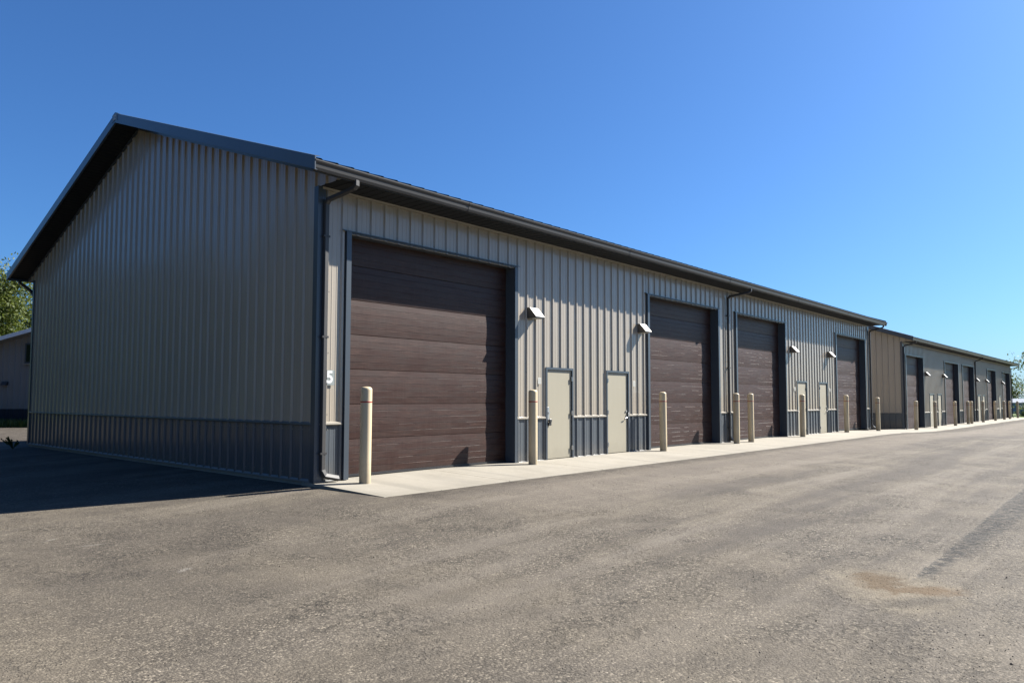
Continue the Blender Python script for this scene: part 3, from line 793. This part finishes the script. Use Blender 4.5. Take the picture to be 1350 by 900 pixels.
bol = [(.66, -.57, 'cream bollard with red band left of the nearest overhead door'),
       (5.44, -.46, 'cream bollard with red band right of the nearest overhead door'),
       (11.29, -.46, 'cream bollard with red band left of the second overhead door'),
       (16.18, -.45, 'left bollard of the close pair by the nearer building\'s middle downspout'),
       (17.35, -.45, 'right bollard of the close pair before the nearer building\'s third door'),
       (22.29, -.45, 'cream bollard before the third cream door, right of the third overhead door'),
       (27.8, -.45, 'cream bollard left of the nearer building\'s last overhead door'),
       (32.8, -.45, 'cream bollard at the nearer building\'s far end, before the other gable'),
       (40.55, -.45, 'cream bollard left of the farther building\'s first overhead door'),
       (45.5, -.45, 'cream bollard right of the farther building\'s first overhead door'),
       (51.6, -.45, 'cream bollard left of the farther building\'s second overhead door'),
       (56.2, -.45, 'left bollard of the close pair before the farther building\'s third door'),
       (57.55, -.45, 'right bollard of the close pair before the farther building\'s third door'),
       (62.43, -.45, 'cream bollard below the farther building\'s middle downspout'),
       (68.32, -.45, 'cream bollard left of the farther building\'s fourth overhead door'),
       (73.26, -.45, 'cream bollard right of the farther building\'s fourth overhead door'),
       (76.62, -.45, 'cream bollard before the farther building\'s last overhead door'),
       (81.85, -.45, 'last cream bollard, past the farther building\'s end by the lawn')]
for i, (x, y, lab) in enumerate(bol):
    o = bm_ if i == 0 else copy_tree(bm_)
    o.location = (x, y, walk_top(x) + .016); o.rotation_euler = (R(random.uniform(-.5, .5)), R(random.uniform(-.5, .5)), random.random() * 6)
    tag(o, lab, 'bollard', 'cream bollards along the apron')

# ------------------------------------------------------------------ neighbour building at the left
NB = Vector((5.2, 36.5, -.48))
nb = tag(empty('low_building', NB, R(45)), 'low shaded building with pale sloped roof edge and dark base behind the gable', 'building')
NR = lambda y: 5.42 - .30 * (y if y > -5 else -10 - y)      # sloped roof line over the end wall
nf = lambda u, d, z: (-d, u, z)
for k in range(16):
    a, b = -13 + 18.5 * k / 16, -13 + 18.5 * (k + 1) / 16
    for p, q in ([(a, b)] if not a < -5 < b else [(a, -5), (-5, b)]):
        panel('wall_panel', p, q, 1.30, lambda u: NR(u) - .05, nf, .1, M['far_wall'], nb, False)
        panel('wainscot_panel', p, q, -.1, 1.30, nf, .1, M['far_base'], nb, False)
MB().box(.01, 20, 5.48, 5.5, -.1, NR(5.5) - .1).build('side_wall', M['far_wall'], nb)
MB().box(.01, 20, -13, -12.98, -.1, NR(-13) - .1).build('side_wall', M['far_wall'], nb)
pr = [(6.1, NR(6.1) + .10), (-5, NR(-5) + .10), (-13.6, NR(-13.6) + .10), (-13.6, NR(-13.6) - .08), (-5, NR(-5) - .08), (6.1, NR(6.1) - .08)]
MB().prism(pr, 0, -.7, 20.5).build('roof', M['pale_roof'], nb)
for ya, yb in ((6.1, -5), (-5, -13.6)):
    ring = [[(-.705, y, NR(y) - .10), (-.705, y, NR(y) + .115), (-.76, y, NR(y) + .115), (-.76, y, NR(y) - .10)] for y in (ya, yb)]
    MB().add(ring[0] + ring[1], [(i, (i + 1) % 4, 4 + (i + 1) % 4, 4 + i) for i in range(4)] + [(0, 1, 2, 3), (4, 5, 6, 7)]).build('roof_edge', M['lit_edge'], nb)
w = MB().prism([(-.16, 3.84), (-1.18, 3.84), (-1.18, 4.98), (-.16, 4.98)], 0, -.09, -.034).build('window', M['slate_dark'], nb)
MB().box(-.094, -.0905, -1.10, -.24, 3.93, 4.89).build('pane', M['glass'], w)
MB().box(-.15, -.034, -1.24, -.10, 3.77, 3.838).build('sill', M['cream_trim'], w)
wl_ = MB(); wl_.prism([(-.03, 0), (-.03, .2), (-.12, .2), (-.26, .0)], 1, -.15, .15)
o = wl_.build('wall_light', M['bronze']); o.rotation_euler = (0, 0, R(45))
o.location = NB + Vector((-.7071 * .85, .7071 * .85, 2.62))
tag(o, 'small dark light on the shaded wall of the low building', 'wall light')

# ------------------------------------------------------------------ trees and plants
def tree(name, loc, h, spread, label, leaf, seed, n_leaf=9000, leaf_s=.16, base=.3, group=None, clumps=46, trunk_r=.2, lean=(0, 0)):
    rnd = random.Random(seed); root = empty(name, loc)
    tag(root, label, 'tree', group)
    tr = MB(); tips = []
    th = h * base
    p = Vector((0, 0, -.2)); pts = [p.copy()]
    nseg = 7
    for i in range(nseg):
        p = p + Vector((rnd.uniform(-.12, .12) + lean[0], rnd.uniform(-.12, .12) + lean[1], h * .8 / nseg)); pts.append(p.copy())
    rad = [trunk_r * (1 - .85 * i / nseg) * (1.35 if i == 0 else 1) for i in range(nseg + 1)]
    tr.tube(pts, rad, 9)
    for i in range(13):
        k = rnd.uniform(.28, .95); q = k * nseg; j = min(int(q), nseg - 1)
        b = pts[j].lerp(pts[j + 1], q - j)
        a = i * 2.4 + rnd.uniform(-.4, .4); ln = spread * rnd.uniform(.55, 1.0) * (1.15 - .6 * k)
        pl = [b.copy()]; d = Vector((math.cos(a), math.sin(a), rnd.uniform(.45, .95))).normalized()
        for s in range(4):
            d = (d + Vector((rnd.uniform(-.25, .25), rnd.uniform(-.25, .25), rnd.uniform(-.1, .25)))).normalized()
            pl.append(pl[-1] + d * ln / 4)
            if s >= 1: tips.append(pl[-1].copy())
            if s in (1, 2):
                d2 = (d + Vector((rnd.uniform(-.9, .9), rnd.uniform(-.9, .9), rnd.uniform(-.3, .5)))).normalized()
                e = pl[-1] + d2 * ln * .35; tr.tube([pl[-1], pl[-1].lerp(e, .5) + Vector((0, 0, .05)), e], [trunk_r * .14, trunk_r * .09, trunk_r * .03], 4); tips.append(e)
        r0 = trunk_r * (1 - .75 * k) * .55
        tr.tube(pl, [r0, r0 * .8, r0 * .55, r0 * .35, r0 * .12], 6)
    tr.build('trunk', M['bark'], root, smooth=True, fix=False)
    cr = MB()
    while len(tips) < clumps: 
        t0 = rnd.choice(tips); tips.append(t0 + Vector((rnd.gauss(0, .5), rnd.gauss(0, .5), rnd.gauss(0, .4))) * spread * .28)
    per = n_leaf // len(tips)
    for t in tips:
        cs = spread * rnd.uniform(.13, .27); fl = rnd.uniform(.5, .8)
        for _ in range(int(per * rnd.uniform(.5, 1.4))):
            v = Vector((rnd.gauss(0, 1), rnd.gauss(0, 1), rnd.gauss(0, fl))); v *= cs * .75
            c = t + v
            if c.z < th * .6: continue
            n = Vector((rnd.gauss(0, 1), rnd.gauss(0, 1), rnd.gauss(.5, 1))).normalized()
            a = n.orthogonal().normalized(); a = (Matrix.Rotation(rnd.random() * 6.28, 3, n) @ a); b = n.cross(a)
            l, w = leaf_s * rnd.uniform(.6, 1.3), leaf_s * rnd.uniform(.3, .6)
            cr.add([c - a * l * .5, c + b * w * .5 + n * w * .12, c + a * l * .5, c - b * w * .5 + n * w * .12], [(0, 1, 2, 3)])
    cr.build('crown', leaf, root, fix=False)
    return root
G = 'trees behind the low building'
tree('tree', (9.5, 66, -.6), 13.2, 6.5, 'tall leafy green tree above the low building\'s pale roof edge', M['leaf'], 5, 20000, .34, .3, G, 60, .34)
tree('tree', (3.0, 74, -.6), 14.5, 7.0, 'green tree left of the tall one, cut by the photo\'s left edge', M['leaf'], 8, 20000, .34, .3, G, 60, .36)
tree('tree', (15.5, 72, -.6), 14.5, 6.0, 'dark green tree between low building and gable eave', M['leaf_dark'], 12, 9000, .32, .25, G, 50, .3)
# trees at the far right
tree('tree', (121.5, -1.5, -1.0), 14.0, 6.0, 'pale green tree at the far right beyond the last bollard', M['leaf_pale'], 21, 15000, .40, .35, None, 50, .3)
def hedge_tree(x, y, h, s, seed, lab):
    tree('tree', (x, y, -1.0), h, s, lab, M['leaf_dark'], seed, 3500, .5, .1, 'dark trees beyond the lawn', 40, .25)
hedge_tree(196, 6, 7.5, 5.0, 31, 'dark tree on the horizon just right of the farther building')
hedge_tree(203, -2, 7.0, 5.0, 32, 'dark tree on the horizon at the photo\'s right edge')
hedge_tree(190, 15, 8.0, 5.5, 33, 'dark tree mostly hidden behind the farther building\'s end')

def added_wood_row():  # unseen trees, added to darken the gable's reflection and block low sky
    rnd = random.Random(77); mb = MB()
    for i in range(30):
        t = i / 29; cx = lerp(-24, -17, t) + rnd.uniform(-2.5, 2.5); cy = lerp(2, 80, t) + rnd.uniform(-1.5, 1.5); h = rnd.uniform(12, 16.5); w = rnd.uniform(2.6, 3.8)
        z0 = ground_z(cx, cy) - .3
        mb.tube([(cx, cy, z0), (cx + .2, cy, z0 + h * .4), (cx, cy, z0 + h * .8)], [.25, .18, .05], 6)
        for k in range(1100):
            u = rnd.random() ** .8; a = rnd.random() * 6.28; rr = w * math.sqrt(max(.02, 1 - (2 * abs(u - .42)) ** 2.2)) * rnd.uniform(.55, 1.1)
            c = Vector((cx + rr * math.cos(a), cy + rr * math.sin(a), z0 + .4 + h * u)); n = Vector((rnd.gauss(0, 1), rnd.gauss(0, 1), rnd.gauss(.3, 1))).normalized()
            p = n.orthogonal().normalized(); p = Matrix.Rotation(rnd.random() * 6.28, 3, n) @ p; q = n.cross(p); l = rnd.uniform(.3, .65)
            mb.add([c - p * l, c + q * l * .6, c + p * l, c - q * l * .6], [(0, 1, 2, 3)])
    return tag(mb.build('wood', M['leaf_dark'], fix=False), 'unseen row of dark trees added left of the yard to darken the gable', 'trees', kind='stuff')
added_wood_row()

def blades(name, pts, hmin, hmax, leaf, label, cat, kind=None, seed=1, w=.02):
    rnd = random.Random(seed); mb = MB()
    for (x, y, z) in pts:
        h = rnd.uniform(hmin, hmax); a = rnd.random() * 6.28; dx, dy = math.cos(a), math.sin(a); b = rnd.uniform(.1, .5) * h
        ww = w * rnd.uniform(.7, 1.5)
        px, py = -dy * ww, dx * ww
        mb.add([(x - px, y - py, z), (x + px, y + py, z), (x + dx * b * .4 + px * .7, y + dy * b * .4 + py * .7, z + h * .6), (x + dx * b * .4 - px * .7, y + dy * b * .4 - py * .7, z + h * .6), (x + dx * b, y + dy * b, z + h)],
               [(0, 1, 2, 3), (3, 2, 4)])
    return tag(mb.build(name, leaf, fix=False), label, cat, kind=kind)
rg = random.Random(2)
def weed_pts():
    out = []
    for _ in range(4200):
        d = rg.uniform(.08, 3.1); u = rg.uniform(-6, 8)
        x, y = NB.x - .7071 * (d + u), NB.y - .7071 * (d - u)
        out.append((x, y, ground_z(x, y) - .07))
    return out
blades('weeds', weed_pts(), .14, .55, M['leaf'], 'rough grass and weeds along the low building\'s wall', 'weeds', 'stuff', 4, .03)
def plant(loc, seed, h, label, n=60):
    rnd = random.Random(seed); r = empty('weed_plant', loc); tag(r, label, 'weed'); s = MB(); l = MB()
    for i in range(9):
        a = rnd.random() * 6.28; t = Vector((math.cos(a) * h * rnd.uniform(.2, .9), math.sin(a) * h * rnd.uniform(.2, .9), h * rnd.uniform(.4, 1)))
        s.tube([(0, 0, -.03), t * .5 + Vector((0, 0, .05)), t], [.008, .006, .003], 5)
        for k in range(n // 9):
            c = t * rnd.uniform(.4, 1.05); nn = Vector((rnd.gauss(0, 1), rnd.gauss(0, 1), 1)).normalized(); u = nn.orthogonal().normalized(); u = Matrix.Rotation(rnd.random() * 6.28, 3, nn) @ u; v = nn.cross(u); q = rnd.uniform(.02, .045)
            l.add([c - u * q, c + v * q * .5, c + u * q, c - v * q * .5], [(0, 1, 2, 3)])
    s.build('stem', M['leaf_dark'], r, fix=False); l.build('foliage', M['leaf'], r, fix=False)
plant((-.55, 15.4, ground_z(-.5, 15)), 5, .36, 'dark weed growing at the foot of the gable\'s rear corner', 420)

# ------------------------------------------------------------------ far right: lawn edge, shrubs, shed and post
for i, (x, y, s, lab) in enumerate([(104, .6, 1.0, 'bright green shrub on the lawn past the last bollard'), (116, -1.4, 1.3, 'larger bright shrub at the photo\'s right edge')]):
    rnd = random.Random(50 + i); r = empty('shrub', (x, y, ground_z(x, y) - .1)); tag(r, lab, 'shrub', 'shrubs on the lawn')
    l = MB(); st = MB()
    for k in range(8):
        a = rnd.random() * 6.28; st.tube([(0, 0, -.1), (math.cos(a) * s * .5, math.sin(a) * s * .5, s * .9)], [.03, .012], 5)
    for k in range(1500):
        v = Vector((rnd.gauss(0, .55), rnd.gauss(0, .55), abs(rnd.gauss(.2, .5)))) * s * 1.3
        n = Vector((rnd.gauss(0, 1), rnd.gauss(0, 1), rnd.gauss(.5, 1))).normalized(); u = n.orthogonal().normalized(); w = n.cross(u); q = .13
        l.add([v - u * q, v + w * q * .6, v + u * q, v - w * q * .6], [(0, 1, 2, 3)])
    st.build('stem', M['bark'], r, fix=False); l.build('foliage', M['leaf_pale'], r, fix=False)
sh = tag(empty('far_shed', (150, 1.0, -1.0)), 'low blue-grey shed far off behind the lawn at right', 'shed')
MB().box(0, 7, -9, 9, 0, 2.0).build('wall', M['shed_blue'], sh)
MB().prism([(-.3, 2.002), (7.3, 2.002), (3.5, 2.7)], 1, -9.3, 9.3).build('roof', M['pale_roof'], sh)
ps = tag(empty('sign_post', (112, -1.95, -.75)), 'small white sign on a post by the far trees', 'sign')
MB().box(-.04, .04, -.04, .04, 0, 2.3).build('post', M['white'], ps)
MB().box(-.06, -.042, -.35, .35, 2.0, 2.9).build('board', M['white'], ps)
